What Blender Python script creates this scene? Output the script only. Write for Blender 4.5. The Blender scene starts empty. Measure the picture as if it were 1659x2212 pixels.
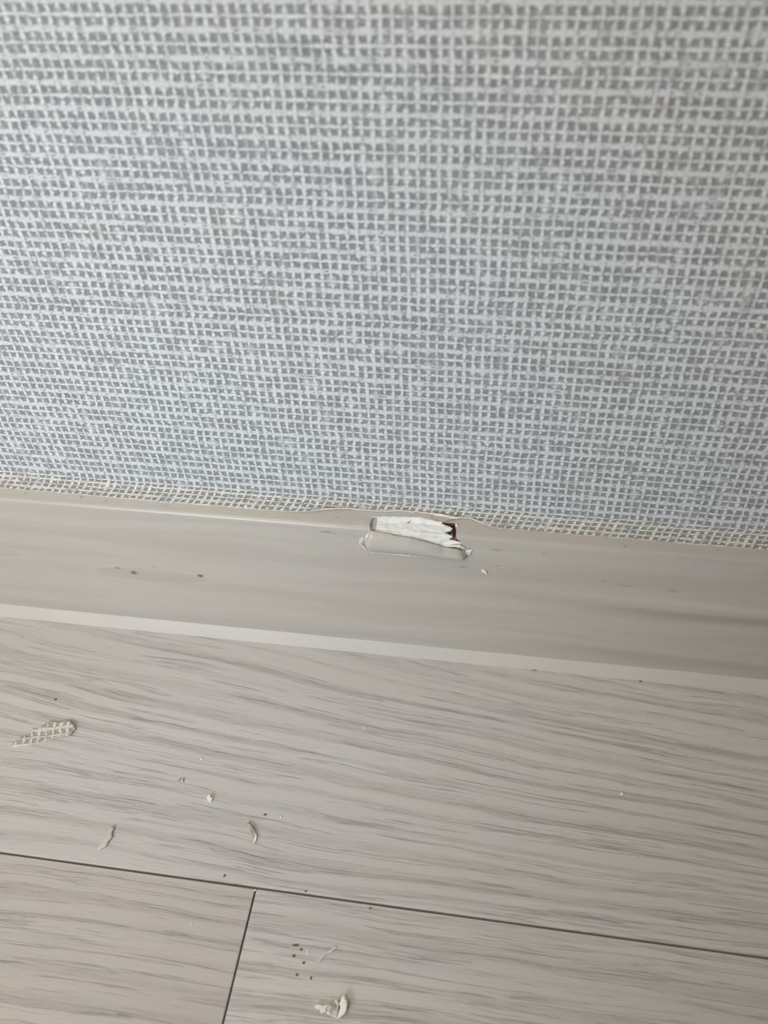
import bpy, bmesh, math, random
from mathutils import Vector, Matrix, noise
from mathutils.geometry import delaunay_2d_cdt
random.seed(7)
SC = bpy.context.scene
COL = SC.collection

# ------------------------------------------------------------------ camera
# metres; x runs along the wall, the wallpaper is at y = 0 (room at y < 0), floor top z = 0
CX, CY, F = 829.5, 1106.0, 1873.48
CAM = Vector((0.0, -0.230, 0.314))
RIGHT = Vector((0.98890529, 0.14441371, -0.03479955))
DOWN = Vector((0.07878943, -0.70851433, -0.70127062))
FWD = Vector((-0.12592907, 0.69074839, -0.71203185))
cd = bpy.data.cameras.new('camera'); cam = bpy.data.objects.new('camera', cd); COL.objects.link(cam)
m = Matrix((RIGHT, -DOWN, -FWD)).transposed().to_4x4(); m.translation = CAM
cam.matrix_world = m
cd.sensor_fit = 'VERTICAL'; cd.sensor_height = 24.0; cd.sensor_width = 18.0
cd.lens = F / 2212 * 24.0
cd.clip_start = 0.01; cd.clip_end = 20
cd.dof.use_dof = True; cd.dof.focus_distance = 0.338; cd.dof.aperture_fstop = 6.8
SC.camera = cam
SC.view_settings.view_transform = 'Standard'; SC.view_settings.look = 'None'
SC.view_settings.gamma = 1; SC.view_settings.use_curve_mapping = False
SC.view_settings.exposure = 0.0

# ------------------------------------------------------------------ light
w = bpy.data.worlds.new('room_light'); SC.world = w; w.use_nodes = True
w.node_tree.nodes['Background'].inputs[0].default_value = (0.68, 0.90, 1.0, 1)
w.node_tree.nodes['Background'].inputs[1].default_value = 0.118

def area(name, loc, target, sx, sy, power, col, spread=180):
    l = bpy.data.lights.new(name, 'AREA'); l.shape = 'RECTANGLE'; l.size = sx; l.size_y = sy
    l.energy = power; l.color = col; l.spread = math.radians(spread)
    o = bpy.data.objects.new(name, l); COL.objects.link(o); o.location = loc
    o.rotation_euler = (Vector(target) - Vector(loc)).to_track_quat('-Z', 'Y').to_euler()
area('side_light', (-0.60, -0.36, 0.26), (-0.05, 0, 0.12), 0.35, 0.40, 1.02, (1.0, 0.70, 0.51))  # added lamp close on the left, sets the left-to-right falloff
area('ceiling_lamp', (-0.26, -0.38, 0.72), (-0.10, -0.03, 0.1), 0.30, 0.30, 2.1, (1.0, 0.835, 0.60))
area('window_daylight', (-0.30, -0.60, 0.32), (-0.13, 0, 0.12), 0.2, 0.2, 0.45, (0.69, 0.855, 1.0), 60)

# ------------------------------------------------------------------ helpers
def ray(px, py): return (RIGHT * (px - CX) + DOWN * (py - CY) + FWD * F).normalized()
def on_floor(px, py, z=0.0):
    r = ray(px, py); return CAM + r * ((z - CAM.z) / r.z)
def sstep(a, b, x):
    t = max(0.0, min(1.0, (x - a) / (b - a))); return t * t * (3 - 2 * t)
def interp(pts, x):
    if x <= pts[0][0]: return pts[0][1]
    for (a, b), (c, d) in zip(pts, pts[1:]):
        if x <= c: return b + (d - b) * (x - a) / (c - a) if c > a else d
    return pts[-1][1]
def inside(poly, x, y):
    r = False; n = len(poly)
    for i in range(n):
        x1, y1 = poly[i]; x2, y2 = poly[i - 1]
        if (y1 > y) != (y2 > y) and x < (x2 - x1) * (y - y1) / (y2 - y1) + x1: r = not r
    return r
def dist_poly(poly, x, y):
    best = 9e9; p = Vector((x, y))
    for i in range(len(poly)):
        a = Vector(poly[i - 1]); b = Vector(poly[i]); ab = b - a
        t = max(0, min(1, (p - a).dot(ab) / max(ab.length_squared, 1e-18)))
        best = min(best, (p - a - ab * t).length)
    return best
def mesh_obj(name, verts, faces, mats, parent=None, smooth=True, uvs=None, kind=None, label=None, cat=None, group=None, mat_idx=None):
    me = bpy.data.meshes.new(name); me.from_pydata([tuple(v) for v in verts], [], faces); me.update()
    for mt in (mats if isinstance(mats, (list, tuple)) else [mats]): me.materials.append(mt)
    if smooth: me.polygons.foreach_set('use_smooth', [True] * len(me.polygons))
    if mat_idx: me.polygons.foreach_set('material_index', mat_idx)
    if uvs is not None:
        uv = me.uv_layers.new(name='UVMap')
        for lp in me.loops: uv.data[lp.index].uv = uvs[lp.vertex_index]
    o = bpy.data.objects.new(name, me); COL.objects.link(o)
    if parent: o.parent = parent
    for k, v in (('kind', kind), ('label', label), ('category', cat), ('group', group)):
        if v: o[k] = v
    return o
def box(name, a, b, mat, bev=0.0, **k):
    bm = bmesh.new(); bmesh.ops.create_cube(bm, size=1)
    for v in bm.verts:
        v.co = Vector([(a[i] + b[i]) / 2 + v.co[i] * (b[i] - a[i]) for i in range(3)])
    if bev: bmesh.ops.bevel(bm, geom=bm.edges[:], offset=bev, segments=2, profile=.6, affect='EDGES')
    bm.normal_update()
    vs = [v.co.copy() for v in bm.verts]; fs = [[v.index for v in f.verts] for f in bm.faces]
    bm.free()
    return mesh_obj(name, vs, fs, mat, smooth=False, **k)

# ---- material node helper
class NT:
    def __init__(s, name, rough=0.6, spec=0.3):
        s.m = bpy.data.materials.new(name); s.m.use_nodes = True; s.t = s.m.node_tree
        s.b = s.t.nodes['Principled BSDF']; s.b.inputs['Roughness'].default_value = rough
        s.b.inputs['Specular IOR Level'].default_value = spec
    def new(s, ty, **kw):
        n = s.t.nodes.new(ty)
        for k, v in kw.items(): setattr(n, k, v)
        return n
    def put(s, sock, v):
        if isinstance(v, (int, float)): sock.default_value = v
        elif isinstance(v, (tuple, list)): sock.default_value = v if len(v) == len(sock.default_value) else tuple(v) + (1,)
        else: s.t.links.new(v, sock)
    def ma(s, op, a, b=0.0, c=0.0, clamp=False):
        n = s.new('ShaderNodeMath', operation=op, use_clamp=clamp)
        s.put(n.inputs[0], a); s.put(n.inputs[1], b); s.put(n.inputs[2], c); return n.outputs[0]
    def add(s, a, b): return s.ma('ADD', a, b)
    def mul(s, a, b): return s.ma('MULTIPLY', a, b)
    def comb(s, x, y, z=0.0):
        n = s.new('ShaderNodeCombineXYZ'); s.put(n.inputs[0], x); s.put(n.inputs[1], y); s.put(n.inputs[2], z); return n.outputs[0]
    def uvxy(s):
        n = s.new('ShaderNodeUVMap'); n.uv_map = 'UVMap'
        q = s.new('ShaderNodeSeparateXYZ'); s.t.links.new(n.outputs[0], q.inputs[0]); return q.outputs[0], q.outputs[1]
    def pos(s):
        n = s.new('ShaderNodeTexCoord'); q = s.new('ShaderNodeSeparateXYZ')
        s.t.links.new(n.outputs['Object'], q.inputs[0]); return q.outputs[0], q.outputs[1], q.outputs[2]
    def noise(s, x, y, z=0.0, detail=2.0, rough=0.5, scale=1.0, dist=0.0):
        n = s.new('ShaderNodeTexNoise'); s.t.links.new(s.comb(x, y, z), n.inputs['Vector'])
        n.inputs['Scale'].default_value = scale; n.inputs['Detail'].default_value = detail
        n.inputs['Roughness'].default_value = rough; n.inputs['Distortion'].default_value = dist
        return n.outputs[0]
    def white(s, x, y):
        n = s.new('ShaderNodeTexWhiteNoise', noise_dimensions='2D'); s.t.links.new(s.comb(x, y), n.inputs['Vector']); return n.outputs[0]
    def ss(s, x, a, b):      # smoothstep, a->0 b->1
        n = s.new('ShaderNodeMapRange', interpolation_type='SMOOTHSTEP')
        s.put(n.inputs['Value'], x); s.put(n.inputs['From Min'], a); s.put(n.inputs['From Max'], b); return n.outputs[0]
    def mix(s, f, a, b):
        n = s.new('ShaderNodeMix', data_type='RGBA'); s.put(n.inputs[0], f); s.put(n.inputs[6], a); s.put(n.inputs[7], b); return n.outputs[2]
    def color(s, c): s.put(s.b.inputs['Base Color'], c)
    def bump(s, h, strength, dist):
        n = s.new('ShaderNodeBump'); n.inputs['Strength'].default_value = strength; n.inputs['Distance'].default_value = dist
        s.put(n.inputs['Height'], h); s.t.links.new(n.outputs[0], s.b.inputs['Normal'])

# ------------------------------------------------------------------ materials
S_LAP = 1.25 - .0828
def weave_material(name, light, dark, px=0.00294, pz=0.00331, depth=0.00022):
    n = NT(name, 0.62, 0.25)
    x, y = n.uvxy()
    U0 = n.mul(x, 1 / px); V0 = n.mul(y, 1 / pz)
    wa = n.noise(n.mul(U0, .16), n.mul(V0, .16), 3.0, 1)
    wb = n.noise(n.mul(U0, .16), n.mul(V0, .16), 31.0, 1)
    U1 = n.add(U0, n.mul(n.add(wa, -.5), .20)); V1 = n.add(V0, n.mul(n.add(wb, -.5), .16))
    row = n.ma('FLOOR', V1); fv0 = n.ma('FRACT', V1)
    par = n.ma('MODULO', n.ma('ABSOLUTE', row), 2.0)
    # wander of the yarns
    yw = n.noise(n.mul(U1, .9), n.mul(row, 7.31), 9.0, 1)
    fv = n.add(n.add(fv0, -.5), n.mul(n.add(yw, -.5), .20))
    xw = n.noise(n.mul(n.ma('FLOOR', U1), 5.17), n.mul(V1, .7), 19.0, 1)
    U2 = n.add(U1, n.mul(n.add(xw, -.5), .14)); U2 = n.add(U2, n.mul(n.add(n.white(row, 3.0), -.5), .12))
    cell = n.ma('FLOOR', U2); fu = n.add(n.ma('FRACT', U2), -.5)
    rnd = n.white(cell, row); rnd2 = n.white(n.add(cell, 57.3), row)
    # fibres: twisted, short streaks
    tw = n.add(V0, n.mul(U0, .22))
    fib = n.noise(n.mul(U0, 2.6), n.mul(tw, 8.5), 5.0, 3, .6)
    fib2 = n.noise(n.mul(U0, 4.0), n.mul(n.add(V0, n.mul(U0, -.1)), 11.0), 15.0, 2, .6)
    slub = n.noise(n.mul(U0, .55), n.mul(row, 3.7), 44.0, 2)
    hw = n.add(n.add(n.mul(par, .125), .155), n.add(n.mul(n.add(slub, -.5), .34), n.mul(n.add(fib, -.5), .62)))
    av = n.ma('ABSOLUTE', fv)
    H = n.mul(n.ss(n.ma('SUBTRACT', hw, av), -.11, .10), n.ma('SUBTRACT', 1.0, n.mul(par, .14)))
    # thick rows split into two strands here and there
    gapn = n.ss(n.noise(n.mul(U0, 1.5), n.mul(row, 9.1), 71.0, 2), .50, .66)
    gap = n.mul(n.mul(n.ss(av, .16, .03), gapn), n.mul(par, .80))
    H = n.mul(H, n.ma('SUBTRACT', 1.0, gap))
    au = n.ma('ABSOLUTE', n.add(fu, n.mul(n.add(fib2, -.5), .30)))
    vw = n.add(n.add(.150, n.mul(rnd, .14)), n.mul(n.add(fib, -.5), .50))
    Wt = n.mul(n.ss(n.ma('SUBTRACT', vw, au), -.10, .09), n.add(.55, n.mul(n.ss(rnd2, .05, .5), .45)))
    hole = n.ma('MAXIMUM', n.mul(n.ss(fib, .46, .70), n.add(.22, n.mul(rnd2, .45))), n.mul(n.ss(rnd, .93, .99), .45))
    bead = n.ss(av, .16, .44)
    Wt = n.mul(Wt, n.add(.80, n.mul(bead, .25)))
    T = n.ma('MAXIMUM', n.ma('MAXIMUM', H, Wt), hole)
    over = n.mul(n.mul(Wt, H), .25)
    h = n.add(n.add(T, over), n.add(n.mul(n.add(fib, -.5), .50), n.mul(n.add(fib2, -.5), .30)))
    stain = n.mul(n.mul(n.ma('GREATER_THAN', n.white(n.add(cell, 11.0), n.add(row, 5.0)), .9988), n.ss(fib, .42, .6)), .5)
    T = n.ma('MAXIMUM', T, n.mul(n.white(n.add(cell, 91.0), n.add(row, 33.0)), .26))
    base = n.mix(T, dark, light)
    darker = n.ss(n.add(fib, n.mul(fib2, .6)), .55, 1.02)
    c = n.mix(n.mul(n.ma('SUBTRACT', 1.0, darker), .30), base, tuple(v * .80 for v in dark))
    c = n.mix(stain, c, (.36, .24, .14))
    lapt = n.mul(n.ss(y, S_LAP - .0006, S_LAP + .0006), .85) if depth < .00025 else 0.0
    g = n.new('ShaderNodeMix', data_type='RGBA', blend_type='MULTIPLY'); n.put(g.inputs[0], lapt); n.put(g.inputs[6], c); n.put(g.inputs[7], (1.12, 1.07, .97))   # warmer, slightly paler tint on the lapped strip
    n.color(g.outputs[2]); n.bump(h, 1.0, depth * 1.3)
    return n.m

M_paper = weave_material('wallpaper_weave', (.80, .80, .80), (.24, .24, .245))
M_scrap = weave_material('scrap_weave', (.88, .85, .77), (.43, .40, .35), depth=.0003)

def plain(name, col, rough=.6, spec=.3, var=.06, sc=400, bump=.0, bd=.0002):
    n = NT(name, rough, spec); x, y, z = n.pos()
    f = n.noise(n.mul(x, sc), n.mul(y, sc), n.mul(z, sc), 3, .6)
    n.color(n.mix(n.ss(f, .3, .7), tuple(c * (1 - var) for c in col), tuple(min(1, c * (1 + var)) for c in col)))
    if bump: n.bump(f, bump, bd)
    return n.m
M_cut = plain('cut_paper_edge', (.80, .76, .68), .7, .2, .08, 900)
M_plaster = plain('wall_plaster', (.62, .60, .57), .9, .1, .05, 60)
M_caulk = plain('cream_caulk', (.545, .505, .455), .45, .4, .02, 25)
M_core = plain('exposed_white_core', (.76, .745, .70), .8, .2, .05, 420, .6, .00025)
M_core_grey = plain('torn_film_edge', (.40, .37, .34), .5, .4, .25, 700, .4)
M_gap = plain('dark_brown_void', (.11, .062, .048), .8, .1, .2, 600)
M_film = None
M_tan = plain('brown_backing_paper', (.42, .36, .31), .85, .1, .22, 900, .4)
M_white = plain('white_crumb', (.88, .86, .78), .7, .3, .05, 900, .3)
M_shave = plain('beige_shaving', (.60, .555, .50), .5, .4, .05, 900, .2)
M_shave_pink = plain('pinkish_shaving', (.52, .445, .385), .5, .4, .05, 900, .2)
M_tatter = plain('pale_film_tatter', (.60, .57, .53), .3, .5, .3, 900, .5)
M_crease = plain('bright_film_crease', (.72, .67, .61), .35, .5, .25, 500, .3)
M_speck = plain('dark_grit', (.15, .13, .11), .8, .2, .3, 2000)
M_wisp = plain('pale_fibre', (.64, .66, .62), .5, .4, .12, 900)
M_under = plain('groove_brown', (.21, .145, .095), .8, .15, .2, 200)

def film_material():
    n = NT('baseboard_wood_film', .33, .45)
    x, s = n.uvxy()      # metres along the wall / along the profile
    wx = n.noise(n.mul(x, 9), n.mul(s, 26), 2.0, 2)
    s2 = n.add(s, n.mul(n.add(wx, -.5), .016))
    a = n.noise(n.mul(x, 5.0), n.mul(s2, 95), 1.0, 2, .5)
    b = n.noise(n.mul(x, 14), n.mul(s2, 260), 7.0, 3, .55)
    fine = n.noise(n.mul(x, 150), n.mul(s, 3400), 4.0, 2, .6)
    spk = n.ss(n.noise(n.mul(x, 170), n.mul(s, 900), 14.0, 1), .70, .76)
    lines = n.ss(n.ma('ABSOLUTE', n.add(a, -.53)), .022, .0)
    base = n.mix(n.ss(a, .3, .7), (.50, .465, .428), (.56, .525, .485))
    c = n.mix(n.mul(n.ss(b, .35, .7), .22), base, (.47, .435, .40))
    c = n.mix(n.mul(lines, .22), c, (.60, .565, .525))
    c = n.mix(n.mul(n.ss(fine, .56, .72), .26), c, (.70, .67, .63))
    # printed knots and flecks of the film: (pixel x, y, half width mm, half height mm, strength)
    def spot(c, px, py, rx, rz, k, col=(.12, .085, .07)):
        X, S = surf_hit(px, py)
        dx = n.mul(n.add(x, -X), 1 / rx); dz = n.mul(n.add(s, -S), 1 / rz)
        wob = n.mul(n.add(n.noise(n.mul(x, 900), n.mul(s, 1400), px * .01, 1), -.5), 1.1)
        d = n.add(n.ma('SQRT', n.add(n.mul(dx, dx), n.mul(dz, dz))), wob)
        return n.mix(n.mul(n.ss(d, 1.15, .35), k), c, col)
    # oval grain figure round the knot
    X, S = surf_hit(330, 1243)
    dx = n.mul(n.add(x, -X), 1 / .024); dz = n.mul(n.add(s, -S), 1 / .0042)
    r = n.add(n.ma('SQRT', n.add(n.mul(dx, dx), n.mul(dz, dz))), n.mul(n.add(wx, -.5), .5))
    c = n.mix(n.mul(n.ss(r, 1.03, .93), .30), c, (.45, .42, .385))
    c = n.mix(n.mul(n.mul(n.ss(r, 1.22, 1.08), n.ss(r, .98, 1.06)), .35), c, (.62, .58, .54))
    X, S = surf_hit(-10, 1192)
    dx = n.mul(n.add(x, -X), 1 / .013); dz = n.mul(n.add(s, -S), 1 / .0022)
    r = n.ma('SQRT', n.add(n.mul(dx, dx), n.mul(dz, dz)))
    c = n.mix(n.mul(n.ss(r, 1.05, .9), .35), c, (.44, .415, .38))
    for q in ((56, 1066, .0006, .0005, .4), (176, 1074, .0008, .0006, .45), (228, 1082, .0010, .0007, .25), (358, 1092, .0016, .0003, .35), (640, 1119, .0014, .0003, .25), (730, 1118, .0022, .0003, .25), (1350, 1179, .0009, .0005, .3), (433, 1244, .0016, .0012, .85), (290, 1237, .0020, .0013, .75), (254, 1227, .0019, .0007, .5),
              (335, 1224, .0022, .0004, .35), (705, 1149, .0034, .0006, .38), (722, 1152, .0012, .0006, .25),
              (1000, 1225, .0016, .0006, .38), (1073, 1188, .0026, .0006, .30), (1174, 1196, .0010, .0006, .28),
              (1073, 1223, .0013, .0004, .35), (1110, 1234, .0009, .0004, .3), (1303, 1256, .0014, .0005, .3),
              (1450, 1276, .0035, .0008, .22), (1353, 1265, .0036, .0005, .24), (1108, 1248, .0009, .0003, .3)):
        c = spot(c, *q)
    # broader darker and paler figure on the right hand stretch
    for (px, py, rx, rz, k, col) in ((1560, 1337, .048, .0032, .65, (.36, .325, .295)), (1380, 1330, .030, .0028, .25, (.43, .40, .37)),
                                     (1500, 1305, .060, .0022, .55, (.62, .585, .53)), (1250, 1365, .045, .0028, .25, (.60, .565, .52)),
                                     (1450, 1425, .070, .0040, .60, (.41, .38, .34)), (350, 1327, .05, .003, .3, (.50, .45, .41)),
                                     (300, 1275, .05, .0012, .3, (.62, .57, .53))):
        X, S = surf_hit(px, py)
        dx = n.mul(n.add(x, -X), 1 / rx); dz = n.mul(n.add(s2, -S), 1 / rz)
        r = n.add(n.ma('SQRT', n.add(n.mul(dx, dx), n.mul(dz, dz))), n.mul(n.add(b, -.5), .9))
        c = n.mix(n.mul(n.ss(r, 1.3, .3), k), c, col)
    g = n.new('ShaderNodeMix', data_type='RGBA', blend_type='MULTIPLY'); n.put(g.inputs[0], 1.0); n.put(g.inputs[6], c); n.put(g.inputs[7], (.885, .862, .825))
    n.color(g.outputs[2]); n.bump(n.add(fine, n.mul(b, .4)), .22, .00006)
    return n.m

def plank_material(name, seed, slope, light, dark, contrast=1.0, waves=1.0):
    n = NT(name, .5, .32)
    x, y, z = n.pos()
    # grain runs along x and leans towards the room near the wall
    lean = n.mul(n.ss(y, -.125, -.03), slope) if slope else 0.0
    yy = n.add(y, n.mul(n.add(x, .05), lean)) if slope else y
    wv = n.noise(n.mul(x, 5.5), n.mul(y, 14), seed + .5, 2)
    wv2 = n.noise(n.mul(x, 26), n.mul(y, 60), seed + 3.5, 2)
    yy = n.add(yy, n.add(n.mul(n.add(wv, -.5), .020 * waves), n.mul(n.add(wv2, -.5), .0024)))
    a = n.noise(n.mul(x, 3.4), n.mul(yy, 125), seed, 2, .5)
    b = n.noise(n.mul(x, 9), n.mul(yy, 400), seed + 9, 3, .6)
    c1 = n.noise(n.mul(x, 34), n.mul(yy, 900), seed + 17, 4, .62)
    pore = n.noise(n.mul(x, 120), n.mul(yy, 2600), seed + 27, 2, .6)
    ring = n.ma('SINE', n.add(n.mul(yy, 6.2832 / .0082), n.mul(n.add(a, -.5), 9.0)))
    band = n.mul(n.ss(ring, -.15, .95), n.ss(a, .30, .56))
    line = n.mul(n.ss(b, .52, .66), n.add(.25, n.mul(band, .75)))
    tick = n.mul(n.ss(c1, .54, .68), n.add(.15, n.mul(n.ss(b, .42, .6), .85)))
    sharp = n.ss(n.ma('ABSOLUTE', n.add(b, -.575)), .016, .002)
    tone = n.noise(n.mul(x, 4), n.mul(yy, 34), seed + 40, 2)
    c = n.mix(n.ss(tone, .35, .65), light, tuple(v * .93 for v in light))
    c = n.mix(n.mul(band, .50 * contrast), c, dark)
    c = n.mix(n.mul(line, .42 * contrast), c, dark)
    c = n.mix(n.mul(tick, .34 * contrast), c, tuple(v * .95 for v in dark))
    c = n.mix(n.mul(n.mul(sharp, n.ss(c1, .40, .6)), .48 * contrast), c, tuple(v * .72 for v in dark))
    c = n.mix(n.mul(n.ss(pore, .60, .75), .12), c, tuple(min(1, v * 1.22) for v in light))
    fz = n.noise(n.mul(x, 75), n.mul(yy, 1500), seed + 60, 3, .65)
    c = n.mix(n.mul(n.ss(fz, .45, .70), n.add(.16, n.mul(band, .34))), c, dark)
    c = n.mix(n.mul(n.ss(fz, .52, .30), n.mul(band, .35)), c, light)
    n.color(c)
    h = n.add(n.add(n.mul(tick, -.8), n.mul(sharp, -.9)), n.mul(pore, .35))
    n.bump(h, .8, .00022)
    return n.m

# ------------------------------------------------------------------ baseboard profile
B, ZC, ZT = 0.0090, 0.0758, 0.0796        # thickness, corner height, height where it meets the wall
r_ = .0017
rd = Vector((B, ZT - ZC)).normalized()
A0 = Vector((-B, ZC - r_)); A1 = Vector((-B, ZC)); A2 = A1 + rd * r_
prof = [Vector((-B, 0.0))] + [Vector((-B, z)) for z in (.012, .03, .045, .056, .064, .070)]
for i in range(9):
    t = i / 8; prof.append(A0 * (1 - t) ** 2 + A1 * 2 * t * (1 - t) + A2 * t * t)
prof += [A2.lerp(Vector((0, ZT)), t) for t in (.33, .66, 1.0)]
PS = [0.0]
for a, b in zip(prof, prof[1:]): PS.append(PS[-1] + (b - a).length)
def surf(s):
    s = max(0, min(PS[-1], s))
    for i in range(len(PS) - 1):
        if s <= PS[i + 1] or i == len(PS) - 2:
            t = (s - PS[i]) / (PS[i + 1] - PS[i]); p = prof[i].lerp(prof[i + 1], t)
            def nrm(j):
                j = max(0, min(len(prof) - 2, j)); d = (prof[j + 1] - prof[j]).normalized(); return Vector((-d.y, d.x))
            n0 = nrm(i - 1) + nrm(i); n1 = nrm(i) + nrm(i + 1)
            return p, (n0.normalized().lerp(n1.normalized(), t)).normalized()
def S3(x, s, off=0.0):
    p, n = surf(s); q = p + n * off; return Vector((x, q.x, q.y))
def surf_hit(px, py):
    r = ray(px, py); best = None
    for i in range(len(prof) - 1):
        a, b = prof[i], prof[i + 1]; d = b - a
        nn = Vector((-d.y, d.x)); den = r.y * nn.x + r.z * nn.y
        if abs(den) < 1e-9: continue
        t = ((a.x - CAM.y) * nn.x + (a.y - CAM.z) * nn.y) / den
        P = CAM + r * t
        u = ((P.y - a.x) * d.x + (P.z - a.y) * d.y) / d.length_squared
        if -0.02 <= u <= 1.02 and t > 0 and (best is None or t < best[0]): best = (t, P.x, PS[i] + u * d.length)
    if best is None:      # above the ramp: take the wall junction
        t = (0 - CAM.y) / r.y; P = CAM + r * t; return P.x, PS[-1] + (P.z - ZT)
    return best[1], best[2]
M_film = film_material()

HOLE_PX = [(804, 1118), (818, 1117), (836, 1117.4), (860, 1117), (897, 1118), (915, 1121), (933, 1124), (948, 1127), (964, 1129), (983.5, 1131),
           (986, 1142), (985, 1156), (986, 1164), (992, 1168), (998, 1174), (979, 1175.5), (968, 1178), (957, 1178), (947, 1174), (933, 1170), (918, 1166), (900, 1161),
           (885, 1158), (872, 1157), (860, 1154), (848, 1153), (836, 1150), (822, 1149), (812, 1147), (800, 1146), (799, 1132)]
HOLE = [surf_hit(*p) for p in HOLE_PX]

# ------------------------------------------------------------------ the wall and its wallpaper
X0, X1 = -1.1, 1.0
wall = box('wall_back', (X0, .0016, 0), (X1, .06, 1.25), M_plaster, kind='structure', label='flat room wall behind the woven-look wallpaper')

EDGE_PX = [(-420, 1021), (0, 1055), (150, 1067), (250, 1076), (380, 1088), (500, 1097), (570, 1102), (620, 1105.5), (650, 1106.5), (680, 1105), (705, 1101.5), (735, 1100), (765, 1100.5), (800, 1103.5),
           (830, 1105), (860, 1103.5), (880, 1104.5), (892, 1107), (900, 1105.5), (916, 1108.5), (930, 1110), (938, 1114), (950, 1113), (962, 1117), (978, 1119), (990, 1118.5), (1005, 1119.5), (1018, 1121),
           (1030, 1126), (1045, 1132.5), (1060, 1138), (1080, 1142.5), (1110, 1145), (1140, 1147), (1280, 1158.5), (1400, 1168), (1520, 1178.5), (1659, 1189), (2100, 1225)]
EDGE = []
for p in EDGE_PX:
    X, S = surf_hit(*p); EDGE.append((X, PS[-1] - S))          # length of paper lapping on the ramp
xd_a = surf_hit(728, 1100)[0]; xd_b = surf_hit(1030, 1124)[0]; xd_m = surf_hit(900, 1106)[0]
xs = [X0 + (-.26 - X0) * i / 14 for i in range(14)] + [-.26 + .0012 * i for i in range(int(.43 / .0012))]
xs += [xs[-1] + (X1 - xs[-1]) * i / 14 for i in range(1, 15)]
verts, uvs, faces = [], [], []
zs = [1.25, .9, .6, .4, .3, .24, .2, .16, .13, .11, .1, .094, .089, .0855]
def paper_col(x):
    e = max(.0007, interp(EDGE, x))
    e += .00012 * (noise.noise(Vector((x * 300, 0, 0)))) + .0003 * noise.noise(Vector((x * 1500, 3, 0))) * math.exp(-((x - xd_m) / .014) ** 2)
    lift = .0004 + .0010 * math.exp(-((x - xd_a) / .012) ** 2) + .0007 * math.exp(-((x - xd_b) / .008) ** 2) + .0005 * math.exp(-((x - xd_m) / .012) ** 2)
    pts = [Vector((-.00045, z)) for z in zs]
    n2 = Vector((-rd.y, rd.x))
    a = Vector((-.00045, ZT + .0032)); c = Vector((0, ZT)) - rd * min(.0018, e * .7) + n2 * .0005
    mid = Vector((-.0005, ZT + .0006))
    for i in range(7):
        t = i / 6; pts.append(a * (1 - t) ** 2 + mid * 2 * t * (1 - t) + c * t * t)
    for i in range(1, 6):
        t = i / 5; dd = min(.0018, e * .7) + (e - min(.0018, e * .7)) * t
        pts.append(Vector((0, ZT)) - rd * dd + n2 * (.0005 + (lift - .0004) * t * t + .0001 * t * noise.noise(Vector((x * 120, 5, 0)))))
    return pts
ncol = None
for x in xs:
    pts = paper_col(x); s = 0; ncol = len(pts)
    for i, p in enumerate(pts):
        if i: s += (p - pts[i - 1]).length
        wob = 0
        if p.y > .086: wob = .00035 * noise.noise(Vector((x * 14, p.y * 14, 0)))
        verts.append(Vector((x, p.x + min(0, wob), p.y)))
        if i == 14: s_lap = s
        lap = max(0, s - s_lap) if i > 14 else 0
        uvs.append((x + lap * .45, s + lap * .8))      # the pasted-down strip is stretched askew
for i in range(len(xs) - 1):
    for j in range(ncol - 1):
        a = i * ncol + j; faces.append((a, a + 1, a + ncol + 1, a + ncol))
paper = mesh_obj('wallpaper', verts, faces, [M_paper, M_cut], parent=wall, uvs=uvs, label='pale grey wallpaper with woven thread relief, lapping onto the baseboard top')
sm = paper.modifiers.new('thickness', 'SOLIDIFY'); sm.thickness = .0004; sm.offset = -1; sm.material_offset_rim = 1
def check_out(o):      # outward = towards the room
    me = o.data
    if me.polygons[0].normal.y > 0: me.flip_normals()
check_out(paper)

# ------------------------------------------------------------------ baseboard
BX0, BX1 = X0, X1
pts2, edges2 = [], []
def pt(x, s): pts2.append(Vector((x, s))); return len(pts2) - 1
hx = [h[0] for h in HOLE]; gx = []
x = -.26
while x < .17: gx.append(x); x += .002 if (min(hx) - .02 < x < max(hx) + .02) else .01
gx = [BX0, -.7, -.4] + gx + [.3, .6, BX1]
for s in PS:
    prev = None
    for x in gx:
        i = pt(x, s)
        if prev is not None: edges2.append((prev, i))
        prev = i
nrow = len(gx)
edges2 += [(j * nrow, (j + 1) * nrow) for j in range(len(PS) - 1)] + [(j * nrow + nrow - 1, (j + 1) * nrow + nrow - 1) for j in range(len(PS) - 1)]
h0 = len(pts2); hn = len(HOLE)
for q in HOLE: pt(*q)
edges2 += [(h0 + i, h0 + (i + 1) % hn) for i in range(hn)]
res = delaunay_2d_cdt(pts2, edges2, [], 0, 1e-7)
V2, F2 = res[0], res[2]
lx, ls = surf_hit(786, 1131); la, lb = surf_hit(775, 1150)
def bump_fn(x, s):
    d = .00045 * math.exp(-((x - lx) / .0022) ** 2 - ((s - ls) / .0010) ** 2)
    d += .00008 * noise.noise(Vector((x * 60, s * 120, 1)))
    return d
fv = [f for f in F2 if not inside(HOLE, sum(V2[i][0] for i in f) / len(f), sum(V2[i][1] for i in f) / len(f))]
board = mesh_obj('baseboard_back', [S3(v[0], v[1], bump_fn(v[0], v[1]) if v[1] > .02 else 0) for v in V2], fv, M_film,
                 uvs=[(v[0], v[1]) for v in V2], kind='structure', label='greyish beige wood-film baseboard under the wallpaper, broken open at its top edge')
bm = bmesh.new(); bm.from_mesh(board.data); bmesh.ops.recalc_face_normals(bm, faces=bm.faces[:])
if sum(f.normal.y * f.calc_area() for f in bm.faces) > 0: bmesh.ops.reverse_faces(bm, faces=bm.faces[:])
bm.to_mesh(board.data); bm.free()

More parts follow.
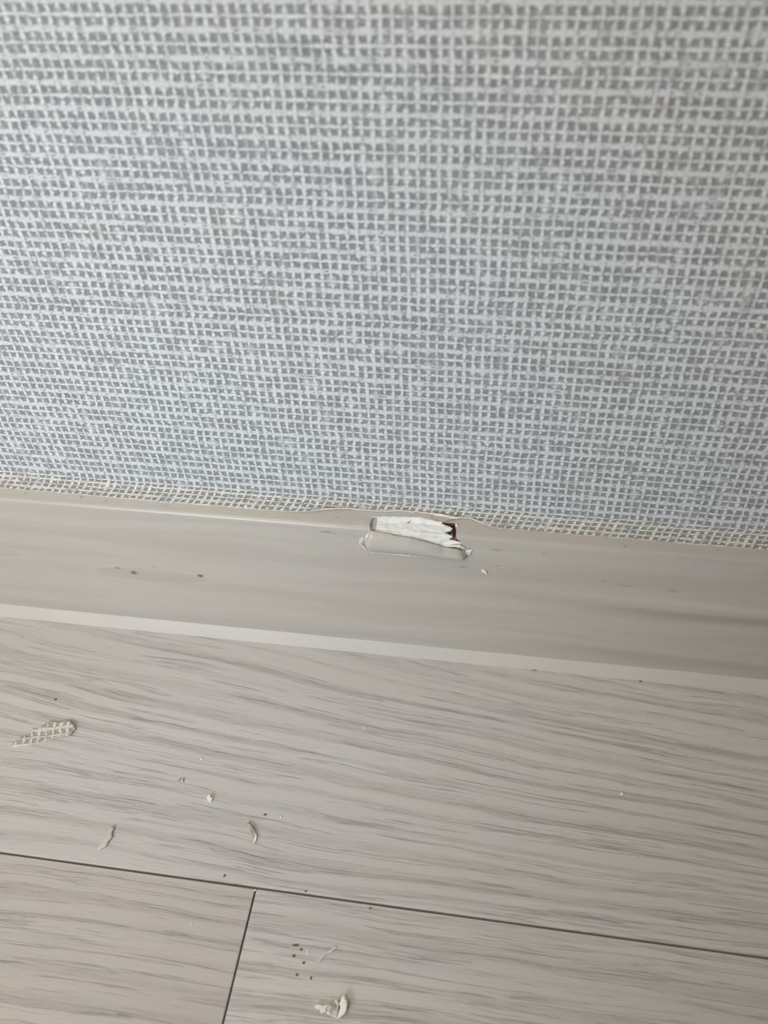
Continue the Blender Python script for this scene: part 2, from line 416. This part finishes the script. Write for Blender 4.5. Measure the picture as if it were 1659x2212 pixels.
# the opening: crumbled white core, a deep brown gap on its right
CR_PX = [(950, 1128), (966, 1128), (983.5, 1130.5), (986.5, 1142), (985.5, 1156), (987, 1163), (998.5, 1173.5), (990, 1172.5), (981, 1171), (971, 1168.5),
         (978, 1163), (975, 1158), (970, 1151), (963, 1147.5), (972, 1144), (978, 1138.5), (972, 1134), (962, 1131)]
CRACK = [surf_hit(*p) for p in CR_PX]
x_left = surf_hit(812, 1132)[0]
xmin, xmax = min(hx) - .0008, max(hx) + .0008
smin, smax = min(h[1] for h in HOLE) - .0008, max(h[1] for h in HOLE) + .0008
st = .00022; nx = int((xmax - xmin) / st); ns = int((smax - smin) / st)
cells = {}
def depth(x, s):
    if not inside(HOLE, x, s): return .00004, 0
    d = dist_poly(HOLE, x, s)
    slump = sstep(smax, smin, s)
    base = min(1, d / .0006) * (.0014 - .0006 * slump) + .0001
    # fractured ledges running along the board
    base += .00045 * noise.noise(Vector((x * 90, s * 420, 2))) + .00022 * noise.noise(Vector((x * 420, s * 900, 8)))
    ridge = noise.noise(Vector((x * 60, s * 700 + x * 60, 4)))
    base += .0005 * max(0, ridge - .25)
    if inside(CRACK, x, s): base = .0045; return base, 2
    return max(.0001, base), (1 if x < x_left + .0004 * noise.noise(Vector((s * 900, 0, 0))) else 0)
grid, kinds = {}, {}
core_v, core_f, core_m, core_uv = [], [], [], []
for i in range(nx + 1):
    for j in range(ns + 1):
        x = xmin + (xmax - xmin) * i / nx; s = smin + (smax - smin) * j / ns
        d, k = depth(x, s); grid[i, j] = len(core_v); kinds[i, j] = k
        core_v.append(S3(x, min(s, PS[-1]), -d))
gap_f, wl_f, co_f = [], [], []
for i in range(nx):
    for j in range(ns):
        f = (grid[i, j], grid[i + 1, j], grid[i + 1, j + 1], grid[i, j + 1])
        ks = [kinds[i, j], kinds[i + 1, j], kinds[i + 1, j + 1], kinds[i, j + 1]]
        if ks.count(2) >= 2: gap_f.append(f)
        elif ks.count(1) >= 2: wl_f.append(f)
        else: co_f.append(f)
def sub(name, fs, mat, label):
    used = sorted({i for f in fs for i in f}); mp = {u: k for k, u in enumerate(used)}
    o = mesh_obj(name, [core_v[u] for u in used], [tuple(mp[i] for i in f) for f in fs], mat, parent=board, label=label)
    return o
sub('exposed_core', co_f, M_core, 'crumbly white core showing through the broken baseboard edge')
sub('broken_edge', wl_f, M_core_grey, 'grey broken left side of the opening')
sub('crack', gap_f, M_gap, 'dark brown jagged gap at the right end of the opening')
# small black nick in the core
X, S = surf_hit(882.5, 1126.5)
nk = []
for (a, b) in ((879, 1128.5), (881, 1126.5), (885, 1124.5), (886.5, 1124.8), (884.5, 1126.8), (881.5, 1129)):
    q = surf_hit(a, b); nk.append(S3(q[0], q[1], -.00055))
mesh_obj('nick', nk, [tuple(range(len(nk)))], M_speck, parent=board, smooth=False, label='tiny black nick in the white core')

# bulging film flap pushed down below the opening
def lerp2(a, b, t): return (a[0] + (b[0] - a[0]) * t, a[1] + (b[1] - a[1]) * t)
def poly_at(pl, t):
    L = [0]
    for a, b in zip(pl, pl[1:]): L.append(L[-1] + math.dist(a, b))
    d = t * L[-1]
    for i in range(len(pl) - 1):
        if d <= L[i + 1] + 1e-9: return lerp2(pl[i], pl[i + 1], (d - L[i]) / (L[i + 1] - L[i]))
    return pl[-1]
FT = [(795, 1148), (803, 1145.5), (812, 1147), (836, 1150.5), (860, 1155), (885, 1158.5), (918, 1166), (947, 1174), (957, 1177.5), (975, 1180), (990, 1182.5), (1003, 1188)]
FB = [(793, 1190), (830, 1194), (870, 1197), (910, 1200), (950, 1203), (985, 1205), (1010, 1207)]
nu, nt = 70, 14
fvv, fff, fuv = [], [], []
for i in range(nu + 1):
    u = i / nu; T = poly_at(FT, u); Bt = poly_at(FB, u)
    for j in range(nt + 1):
        t = j / nt
        q = lerp2(Bt, T, t); bow = math.sin(t * math.pi)
        q = (q[0] - 9 * bow * (1 - sstep(0, .12, u)) + 7 * bow * sstep(.9, 1, u), q[1])
        x, s = surf_hit(*q)
        end = sstep(0, .05, u) * sstep(1, .95, u)
        h = .00005 + end * .0034 * math.sin(math.pi * min(1, t * .93)) ** .85 + .00008 * noise.noise(Vector((x * 200, s * 300, 0)))
        if j == 0: h = -.0001
        fvv.append(S3(x, s, h)); fuv.append((x + .004, s * .5 + .012))
for i in range(nu):
    for j in range(nt):
        a = i * (nt + 1) + j; fff.append((a, a + nt + 1, a + nt + 2, a + 1))
flap = mesh_obj('film_flap', fvv, fff, M_film, parent=board, uvs=fuv, label='bulging strip of wood film bent over below the opening')
check_out(flap)
# bright creased rims
def strip(name, pl, width, off, mat, parent, label, seed=0, n=60, jag=.5):
    vs, fs = [], []
    for i in range(n + 1):
        q = poly_at(pl, i / n); x, s = surf_hit(*q)
        wv = width * (1 + jag * noise.noise(Vector((i * .9, seed, 0)))) * sstep(0, .06, i / n) * sstep(1, .94, i / n)
        for k, (ds, o) in enumerate(((wv, 0), (wv * .3, off), (-wv * .3, off), (-wv, 0))):
            vs.append(S3(x, s + ds, o - .00002))
    for i in range(n):
        for k in range(3):
            a = i * 4 + k; fs.append((a, a + 1, a + 5, a + 4))
    o = mesh_obj(name, vs, fs, mat, parent=parent, label=label); check_out(o); return o
strip('film_crease', [(800, 1192.5), (870, 1199), (950, 1204.5), (1008, 1208.5)], .00016, .00022, M_crease, board, 'bright crease line under the bent film')
strip('film_rim', [(799, 1148), (815, 1149), (836, 1152.5), (860, 1157), (885, 1160.5), (918, 1167.5), (947, 1176), (962, 1180), (985, 1179), (1004, 1184)], .00028, .0005, M_crease, board, 'pale frayed rim of the film flap', 5, 90, 1.1)
strip('film_lip', [(802, 1116.5), (836, 1116), (897, 1117), (933, 1121.5)], .00022, .00035, M_crease, board, 'thin lip of film above the opening', 9)
def tatter(name, pxs, hgt, mat, label, seed):
    base = [surf_hit(*p) for p in pxs]
    cxm = sum(b[0] for b in base) / len(base); csm = sum(b[1] for b in base) / len(base)
    vs = [S3(cxm, csm, hgt)]; n = len(base)
    for k, b in enumerate(base): vs.append(S3((b[0] * .55 + cxm * .45), b[1] * .55 + csm * .45, hgt * (.4 + 1.2 * ((k * 7 + seed) % 3) / 2)))
    for k, b in enumerate(base): vs.append(S3(b[0], b[1], .0001 + hgt * .5 * ((k * 5 + seed) % 2)))
    fs = []
    for k in range(n):
        k2 = (k + 1) % n; fs.append((0, 1 + k, 1 + k2)); fs.append((1 + k, 1 + n + k, 1 + n + k2, 1 + k2))
    return mesh_obj(name, vs, fs, mat, parent=board, smooth=False, label=label)
tatter('film_tatter', [(777, 1162), (784, 1158), (788, 1166), (786, 1176), (795, 1186), (790, 1187), (779, 1179), (775, 1171)], .0006, M_tatter, 'crumpled torn film at the left end of the flap', 1)
tatter('film_tatter', [(1006, 1188), (1014, 1184), (1021, 1186), (1017, 1194), (1012, 1206), (1004, 1206), (1007, 1198)], .0006, M_tatter, 'crumpled torn film at the right end of the flap', 2)
tatter('film_tatter', [(988, 1176), (995, 1174.5), (1003, 1180), (1008, 1185), (999, 1183.5)], .0007, M_crease, 'pale splinter beside the dark gap', 2)
tatter('film_tatter', [(793, 1151), (805, 1148), (812, 1152), (800, 1156), (790, 1161), (787, 1158)], .0012, M_crease, 'pale folded corner of the flap', 3)
tatter('film_tatter', [(984, 1133), (988, 1131), (990, 1137), (986, 1140)], .0005, M_crease, 'white chip at the upper right of the opening', 1)
tatter('film_tatter', [(836, 1158), (848, 1154), (850, 1158), (842, 1160)], .0013, M_crease, 'pale chip on the flap rim', 1)
# torn backing of the wallpaper hanging over the right of the opening
TB = [(930, 1117), (936, 1112), (948, 1112.5), (957, 1115), (968, 1112), (977, 1115), (989, 1118), (984, 1122.5), (977, 1125), (970, 1126.5), (961, 1128), (954, 1127), (947, 1126), (939, 1125), (932, 1122)]
def surf_piece(name, pxs, off, mat, parent, label, curl=.0003, th=.00025, seed=0):
    b = [surf_hit(*p) for p in pxs]
    r = delaunay_2d_cdt([Vector(q) for q in b], [], [list(range(len(b)))], 1, 1e-8)
    vs = [S3(v[0], v[1], off + curl * (1 + noise.noise(Vector((v[0] * 300, v[1] * 500, seed))))) for v in r[0]]
    o = mesh_obj(name, vs, [tuple(f) for f in r[2]], mat, parent=parent, smooth=False, label=label); check_out(o)
    mo = o.modifiers.new('thickness', 'SOLIDIFY'); mo.thickness = th; mo.offset = -1
    return o
surf_piece('torn_backing', TB, .0005, M_tan, wall, 'torn brownish backing paper at the frayed wallpaper edge', .0006)
surf_piece('torn_thread', [(930, 1110), (945, 1112), (955, 1114.5), (972, 1118), (985, 1121), (1001, 1119), (990, 1124), (975, 1124), (960, 1119), (940, 1117)], .0011, M_cut, wall, 'cream frayed paper threads over the torn backing', .0005, .0002, 4)

# white flake stuck on the baseboard face
b = [(1041, 1231), (1045, 1229.5), (1050, 1232), (1052, 1237), (1049.5, 1237.5), (1047, 1234), (1042, 1233)]
vs = []
for lvl, o_ in ((0, .00005), (1, .0007)):
    for p in b:
        x, s = surf_hit(*p); vs.append(S3(x, s, o_))
n_ = len(b); fs = [tuple(range(n_)), tuple(range(2 * n_ - 1, n_ - 1, -1))] + [(i, (i + 1) % n_, n_ + (i + 1) % n_, n_ + i) for i in range(n_)]
mesh_obj('paint_flake', vs, fs, M_white, smooth=False, label='tiny curved white flake clinging to the baseboard face below the opening', cat='flake')

# ------------------------------------------------------------------ caulk bead between baseboard and floor
cv, cf = [], []
cxs = [X0 + (-.26 - X0) * i / 6 for i in range(6)] + [-.26 + .003 * i for i in range(143)] + [.3, .6, X1]
cprof = [(0, 1.0), (.12, .86), (.30, .66), (.52, .43), (.76, .20), (1.0, 0.0)]
for x in cxs:
    top = .0052 + .00022 * noise.noise(Vector((x * 40, 0, 0))); out = .0033 + .00022 * noise.noise(Vector((x * 33, 9, 0)))
    for k, (a, c_) in enumerate(cprof): cv.append(Vector((x, -B - .00002 - a * out - .0002 * math.sin(math.pi * a), c_ * top + .00002)))
nc = len(cprof)
for i in range(len(cxs) - 1):
    for k in range(nc - 1):
        a = i * nc + k; cf.append((a, a + 1, a + nc + 1, a + nc))
caulk = mesh_obj('trim_1', cv, cf, M_caulk, kind='structure', label='cream sealant bead between the baseboard and the floor'); check_out(caulk)

# ------------------------------------------------------------------ floor of separate wood-look planks
floor = box('floor', (X0, -1.35, -.02), (X1, 0.0, -.003), M_under, kind='structure', label='wood-look plank floor with dark recessed joints')
gy = on_floor(553, 1917).y; gy2 = on_floor(0, 1843).y; gx_ = on_floor(553, 1917).x; gx2 = on_floor(481, 2212).x
YJ = (gy + gy2 + on_floor(1659, 2068).y) / 3; XJ = (gx_ + gx2) / 2
G = .00044
LT, DK = (.632, .604, .583), (.362, .337, .312)
mats = [plank_material('plank_print_wall_side', 3.0, .12, LT, DK, .66, .7),
        plank_material('plank_print_left', 21.0, 0, (.575, .528, .497), (.36, .325, .298), .62, .4),
        plank_material('plank_print_right', 47.0, 0, LT, DK, .62, .8)]
PW = .118; PL = .92
rows_ = [(0.0, YJ)]
y = YJ
while y > -1.2: rows_.append((y, y - PW)); y -= PW
for ri, (ya, yb) in enumerate(rows_):
    if ri == 0: cuts = [X0, -.62, .30, X1]
    elif ri == 1: cuts = [X0, XJ, XJ + PL, X1]
    else:
        o_ = X0 + (ri * .37) % PL; cuts = [X0, o_, o_ + PL, min(X1, o_ + 2 * PL)]
        cuts = sorted(set(round(c_, 5) for c_ in cuts if c_ <= X1)); cuts += [X1] if cuts[-1] < X1 - .01 else []
    for ci in range(len(cuts) - 1):
        if cuts[ci + 1] - cuts[ci] < .02: continue
        if ri == 0: mt = mats[0] if ci == 1 else mats[2]
        elif ri == 1: mt = mats[1] if ci == 0 else mats[2]
        else: mt = mats[(ri + ci) % 3]
        box('plank', (cuts[ci] + G * .7, yb + G, -.003), (cuts[ci + 1] - G * .7, ya - (G if ri else 0), 0.0), mt, bev=.00028, parent=floor)

# ------------------------------------------------------------------ debris on the floor
def flat_piece(name, px, mats_, th=.0004, base=.0002, curl=None, grid=None, uvrot=None, parent=None, **k):
    P = [on_floor(a, b) for a, b in px]
    pts = [Vector((p.x, p.y)) for p in P]; nb = len(pts)
    poly = [(p.x, p.y) for p in pts]
    if grid:
        xa = min(p.x for p in pts); xb = max(p.x for p in pts); ya = min(p.y for p in pts); yb = max(p.y for p in pts)
        gx_ = xa
        while gx_ < xb:
            gy_ = ya
            while gy_ < yb:
                if inside(poly, gx_, gy_) and dist_poly(poly, gx_, gy_) > grid * .4: pts.append(Vector((gx_, gy_)))
                gy_ += grid
            gx_ += grid
    r = delaunay_2d_cdt(pts, [], [list(range(nb))], 1, 1e-8)
    c0 = sum((Vector(v) for v in r[0]), Vector((0, 0))) / len(r[0])
    vs, uv = [], []
    ca, sa = math.cos(uvrot or 0), math.sin(uvrot or 0)
    for v in r[0]:
        h = curl(v[0] - c0.x, v[1] - c0.y) if curl else 0
        vs.append(Vector((v[0], v[1], base + th + max(0, h)))); uv.append((v[0] * ca + v[1] * sa, -v[0] * sa + v[1] * ca))
    o = mesh_obj(name, vs, [tuple(f) for f in r[2]], mats_, parent=parent, uvs=uv, smooth=bool(grid), **k)
    if o.data.polygons[0].normal.z < 0: o.data.flip_normals()
    mo = o.modifiers.new('thickness', 'SOLIDIFY'); mo.thickness = th; mo.offset = -1
    if isinstance(mats_, (list, tuple)) and len(mats_) > 1: mo.material_offset_rim = 1
    return o
def z5(pts, ox, oy, s): return [(ox + a / s, oy + b / s) for a, b in pts]

SCR = z5([(150, 725), (165, 745), (230, 738), (310, 725), (390, 710), (475, 692), (560, 670), (630, 645), (690, 628), (750, 620), (800, 618), (845, 612), (870, 575), (905, 545), (895, 500), (890, 480), (850, 435),
          (800, 432), (750, 445), (700, 442), (650, 445), (610, 432), (550, 465), (510, 490), (470, 520), (435, 535), (395, 520), (385, 530), (420, 550), (405, 570), (365, 580), (378, 600), (330, 625), (300, 612), (280, 630), (240, 640), (200, 665), (170, 690)], 0, 1480, 5.53)
flat_piece('wallpaper_scrap', SCR, [M_scrap, M_cut], .00045, .0, lambda x, y: .0009 * sstep(-.001, .012, x) * (1 - .3 * sstep(0, .004, y)) + .0002 * sstep(.004, -.014, x), .0009, math.radians(14), label='leaf-shaped cream scrap of woven-look wallpaper lying on the floor at left', cat='wallpaper scrap')
SH1 = z5([(222, 178), (238, 172), (256, 178), (250, 200), (238, 222), (234, 240), (240, 262), (222, 285), (205, 300), (196, 325), (178, 345), (158, 348), (140, 360), (122, 355), (130, 330), (145, 300), (160, 275), (175, 250), (190, 230), (205, 205)], 180, 1740, 3.77)
flat_piece('film_shaving', SH1, M_shave, .00035, .0, lambda x, y: .0006 * sstep(-.002, .003, x), .0008, label='flat notched beige shaving lying just above the plank joint, left of the other shaving', cat='shaving')
root = bpy.data.objects.new('curled_shaving', None); COL.objects.link(root); root.empty_display_size = .01
root['label'] = 'pinkish beige shaving with a white tip, right of the flat notched shaving'; root['category'] = 'shaving'
SH2 = z5([(1315, 150), (1330, 140), (1348, 142), (1362, 160), (1382, 182), (1400, 205), (1410, 235), (1398, 262), (1390, 288), (1374, 268), (1360, 240), (1345, 215), (1330, 190), (1318, 168)], 180, 1740, 3.77)
flat_piece('shaving_body', SH2, M_shave_pink, .0007, .0, lambda x, y: .0006 * math.exp(-(x / .001) ** 2), .0006, parent=root)
flat_piece('white_tip', z5([(1405, 236), (1413, 240), (1413, 270), (1408, 292), (1396, 310), (1388, 300), (1392, 280), (1400, 258)], 180, 1740, 3.77), M_white, .0009, .0, parent=root, label='white broken tip')
flat_piece('upper_tip', z5([(1325, 138), (1345, 128), (1356, 138), (1340, 145)], 180, 1740, 3.77), M_white, .0006, .0, parent=root, label='small white upper end')
def anchor(rt):       # put the empty at the base of its parts
    cs = [v.co for ch in COL.objects if ch.parent == rt for v in ch.data.vertices]
    c0 = sum(cs, Vector()) / len(cs); c0.z = 0
    for ch in COL.objects:
        if ch.parent == rt: ch.data.transform(Matrix.Translation(-c0))
    rt.location = c0
anchor(root)

CRB = z5([(598, 1162), (628, 1160), (622, 1200), (645, 1208), (664, 1222), (652, 1245), (640, 1262), (595, 1270), (580, 1250), (592, 1222), (562, 1205)], 380, 1580, 8.295)
flat_piece('white_crumb', CRB, M_white, .0012, .0, label='white crumb shaped like a bent chip in the middle left of the floor', cat='crumb')
def grain(name, px, py, rx, ry, rot, mat, label, cat, h=.0004, seed=0, group=None):
    c0 = on_floor(px, py); n = 8; vs = []
    for lv, (sc, z) in enumerate(((.9, .00002), (1.0, h * .45), (.55, h * .95))):
        for k in range(n):
            a = 2 * math.pi * k / n; q = 1 + .28 * noise.noise(Vector((k * 1.7, seed * 3.1, lv * .3)))
            u = math.cos(a) * rx * sc * q; v = math.sin(a) * ry * sc * q
            vs.append(Vector((u * math.cos(rot) - v * math.sin(rot), u * math.sin(rot) + v * math.cos(rot), z)))
    fs = [tuple(range(n))[::-1], tuple(range(2 * n, 3 * n))]
    for lv in range(2):
        for k in range(n): fs.append((lv * n + k, lv * n + (k + 1) % n, (lv + 1) * n + (k + 1) % n, (lv + 1) * n + k))
    o = mesh_obj(name, vs, fs, mat, smooth=False, label=label, cat=cat, group=group); o.location = (c0.x, c0.y, 0); return o
grain('white_crumb', 436, 1640, .00050, .00045, .3, M_white, 'tiny round white crumb above the bent white crumb', 'crumb', .0005, 1)
grain('white_crumb', 1343.5, 1715, .00075, .00045, .5, M_white, 'lone tiny oval white crumb on the right side of the floor', 'crumb', .0006, 2)
grain('white_crumb', 607.5, 1765.5, .00040, .00035, .4, M_white, 'tiny white crumb right of the pinkish shaving', 'crumb', .0005, 3)
grain('white_crumb', 413, 1996, .0003, .0006, -.2, M_white, 'tiny white crumb on the lower left plank', 'crumb', .0003, 4)
grain('white_crumb', 788, 1573, .0004, .0003, .2, M_white, 'tiny white crumb on the floor below the middle of the sealant bead', 'crumb', .0004, 5)
grain('white_crumb', 665.5, 2056, .00028, .0009, -.15, M_white, 'narrow white sliver beside the dark grit on the lower right plank', 'crumb', .0003, 6)
grain('white_crumb', 551, 1923, .0004, .0004, 0, M_white, 'tiny white crumb in the corner where the plank joints meet', 'crumb', .0003, 7)
for i, (px, py, rx, ry, rt, lb) in enumerate([
        (639, 2042, .0012, .00042, .15, 'arched dark grit fleck, topmost of the cluster on the lower right plank'),
        (651, 2051.5, .0005, .0004, .2, 'dark grit speck left of the narrow white sliver'),
        (635, 2065, .0006, .0005, 0, 'leftmost dark grit speck of the cluster on the lower right plank'),
        (656, 2080, .0005, .0005, .6, 'dark grit speck below the narrow white sliver'),
        (641.5, 2106, .00045, .0005, .3, 'dark grit speck on the streak below the grit cluster'),
        (672, 2113, .00035, .0006, .2, 'faint dark grit fleck left above the torn paper bit'),
        (485, 1892, .00035, .0007, -.5, 'tiny dark grit wedge above the long plank joint'),
        (660.5, 1925.5, .00045, .0004, 0, 'dark grit dot on the edge of the long plank joint'),
        (800, 1962, .0006, .0003, .3, 'dark grit fleck below the long plank joint'),
        (120, 1511, .00070, .00055, 0, 'dark grit dot above the wallpaper scrap'),
        (573, 1760, .0006, .0004, .3, 'dark grit fleck above the pinkish shaving'),
        (389, 1684, .0002, .0009, -.6, 'left leg of a small pair of dark flecks above the flat shaving'),
        (397, 1685, .00022, .0011, .2, 'right leg of a small pair of dark flecks above the flat shaving'),
        (1155, 1447, .0014, .0004, 0, 'dark grit fleck touching the lower side of the sealant bead, left one'),
        (1384, 1472, .0008, .0004, 0, 'dark grit fleck touching the lower side of the sealant bead, right one')]):
    grain('dark_grit', px, py, rx, ry, rt, M_speck, lb, 'grit', .00025, 20 + i)

# torn paper fragment at the bottom edge
root = bpy.data.objects.new('torn_paper_bit', None); COL.objects.link(root); root.empty_display_size = .01
root['label'] = 'curled torn white paper fragment at the bottom of the floor'; root['category'] = 'paper fragment'
q = lambda l: z5(l, 600, 2000, 8.295)
flat_piece('left_tip', q([(662, 1465), (700, 1436), (750, 1432), (820, 1455), (880, 1438), (915, 1425), (880, 1475), (850, 1500), (868, 1560), (780, 1588), (758, 1550), (768, 1500), (705, 1510)]), M_white, .0004, .0, lambda x, y: .0008, parent=root, label='bright white left tip')
flat_piece('body', q([(885, 1440), (935, 1398), (962, 1440), (1000, 1392), (1062, 1348), (1090, 1400), (1115, 1470), (1110, 1560), (1080, 1690), (1000, 1650), (940, 1620), (880, 1590), (858, 1560), (846, 1500)]), M_tatter, .0003, .0, lambda x, y: .0003 + .0008 * abs(math.sin(x * 1500)), .0007, parent=root, label='greyish folded middle')
flat_piece('brown_patch', q([(990, 1415), (1030, 1405), (1055, 1430), (1050, 1490), (1025, 1520), (1000, 1490)]), M_tan, .0003, .0013, parent=root, label='brown backing patch')
flat_piece('cream_strand', q([(1020, 1370), (1062, 1346), (1085, 1400), (1095, 1470), (1080, 1500), (1062, 1440), (1045, 1400)]), M_cut, .0003, .0014, parent=root, label='cream strand')
flat_piece('right_blade', q([(1192, 1235), (1222, 1275), (1216, 1325), (1252, 1375), (1240, 1500), (1215, 1595), (1130, 1662), (1072, 1695), (1108, 1560), (1130, 1480), (1100, 1420), (1138, 1370), (1148, 1300)]), M_white, .0004, .0, lambda x, y: .0012 + .35 * max(0, x), .0008, parent=root, label='upright white right blade')
anchor(root)
flat_piece('pale_fibre', q([(712, 668), (728, 630), (760, 572), (800, 535), (850, 480), (885, 470), (930, 440), (965, 405), (1010, 388), (1050, 380), (1040, 410), (1005, 445), (975, 490), (950, 478), (900, 500), (860, 530), (820, 570), (780, 610), (745, 655)]), M_wisp, .0002, .0, lambda x, y: .0003, label='wispy pale translucent fibre above the torn paper bit', cat='fibre')
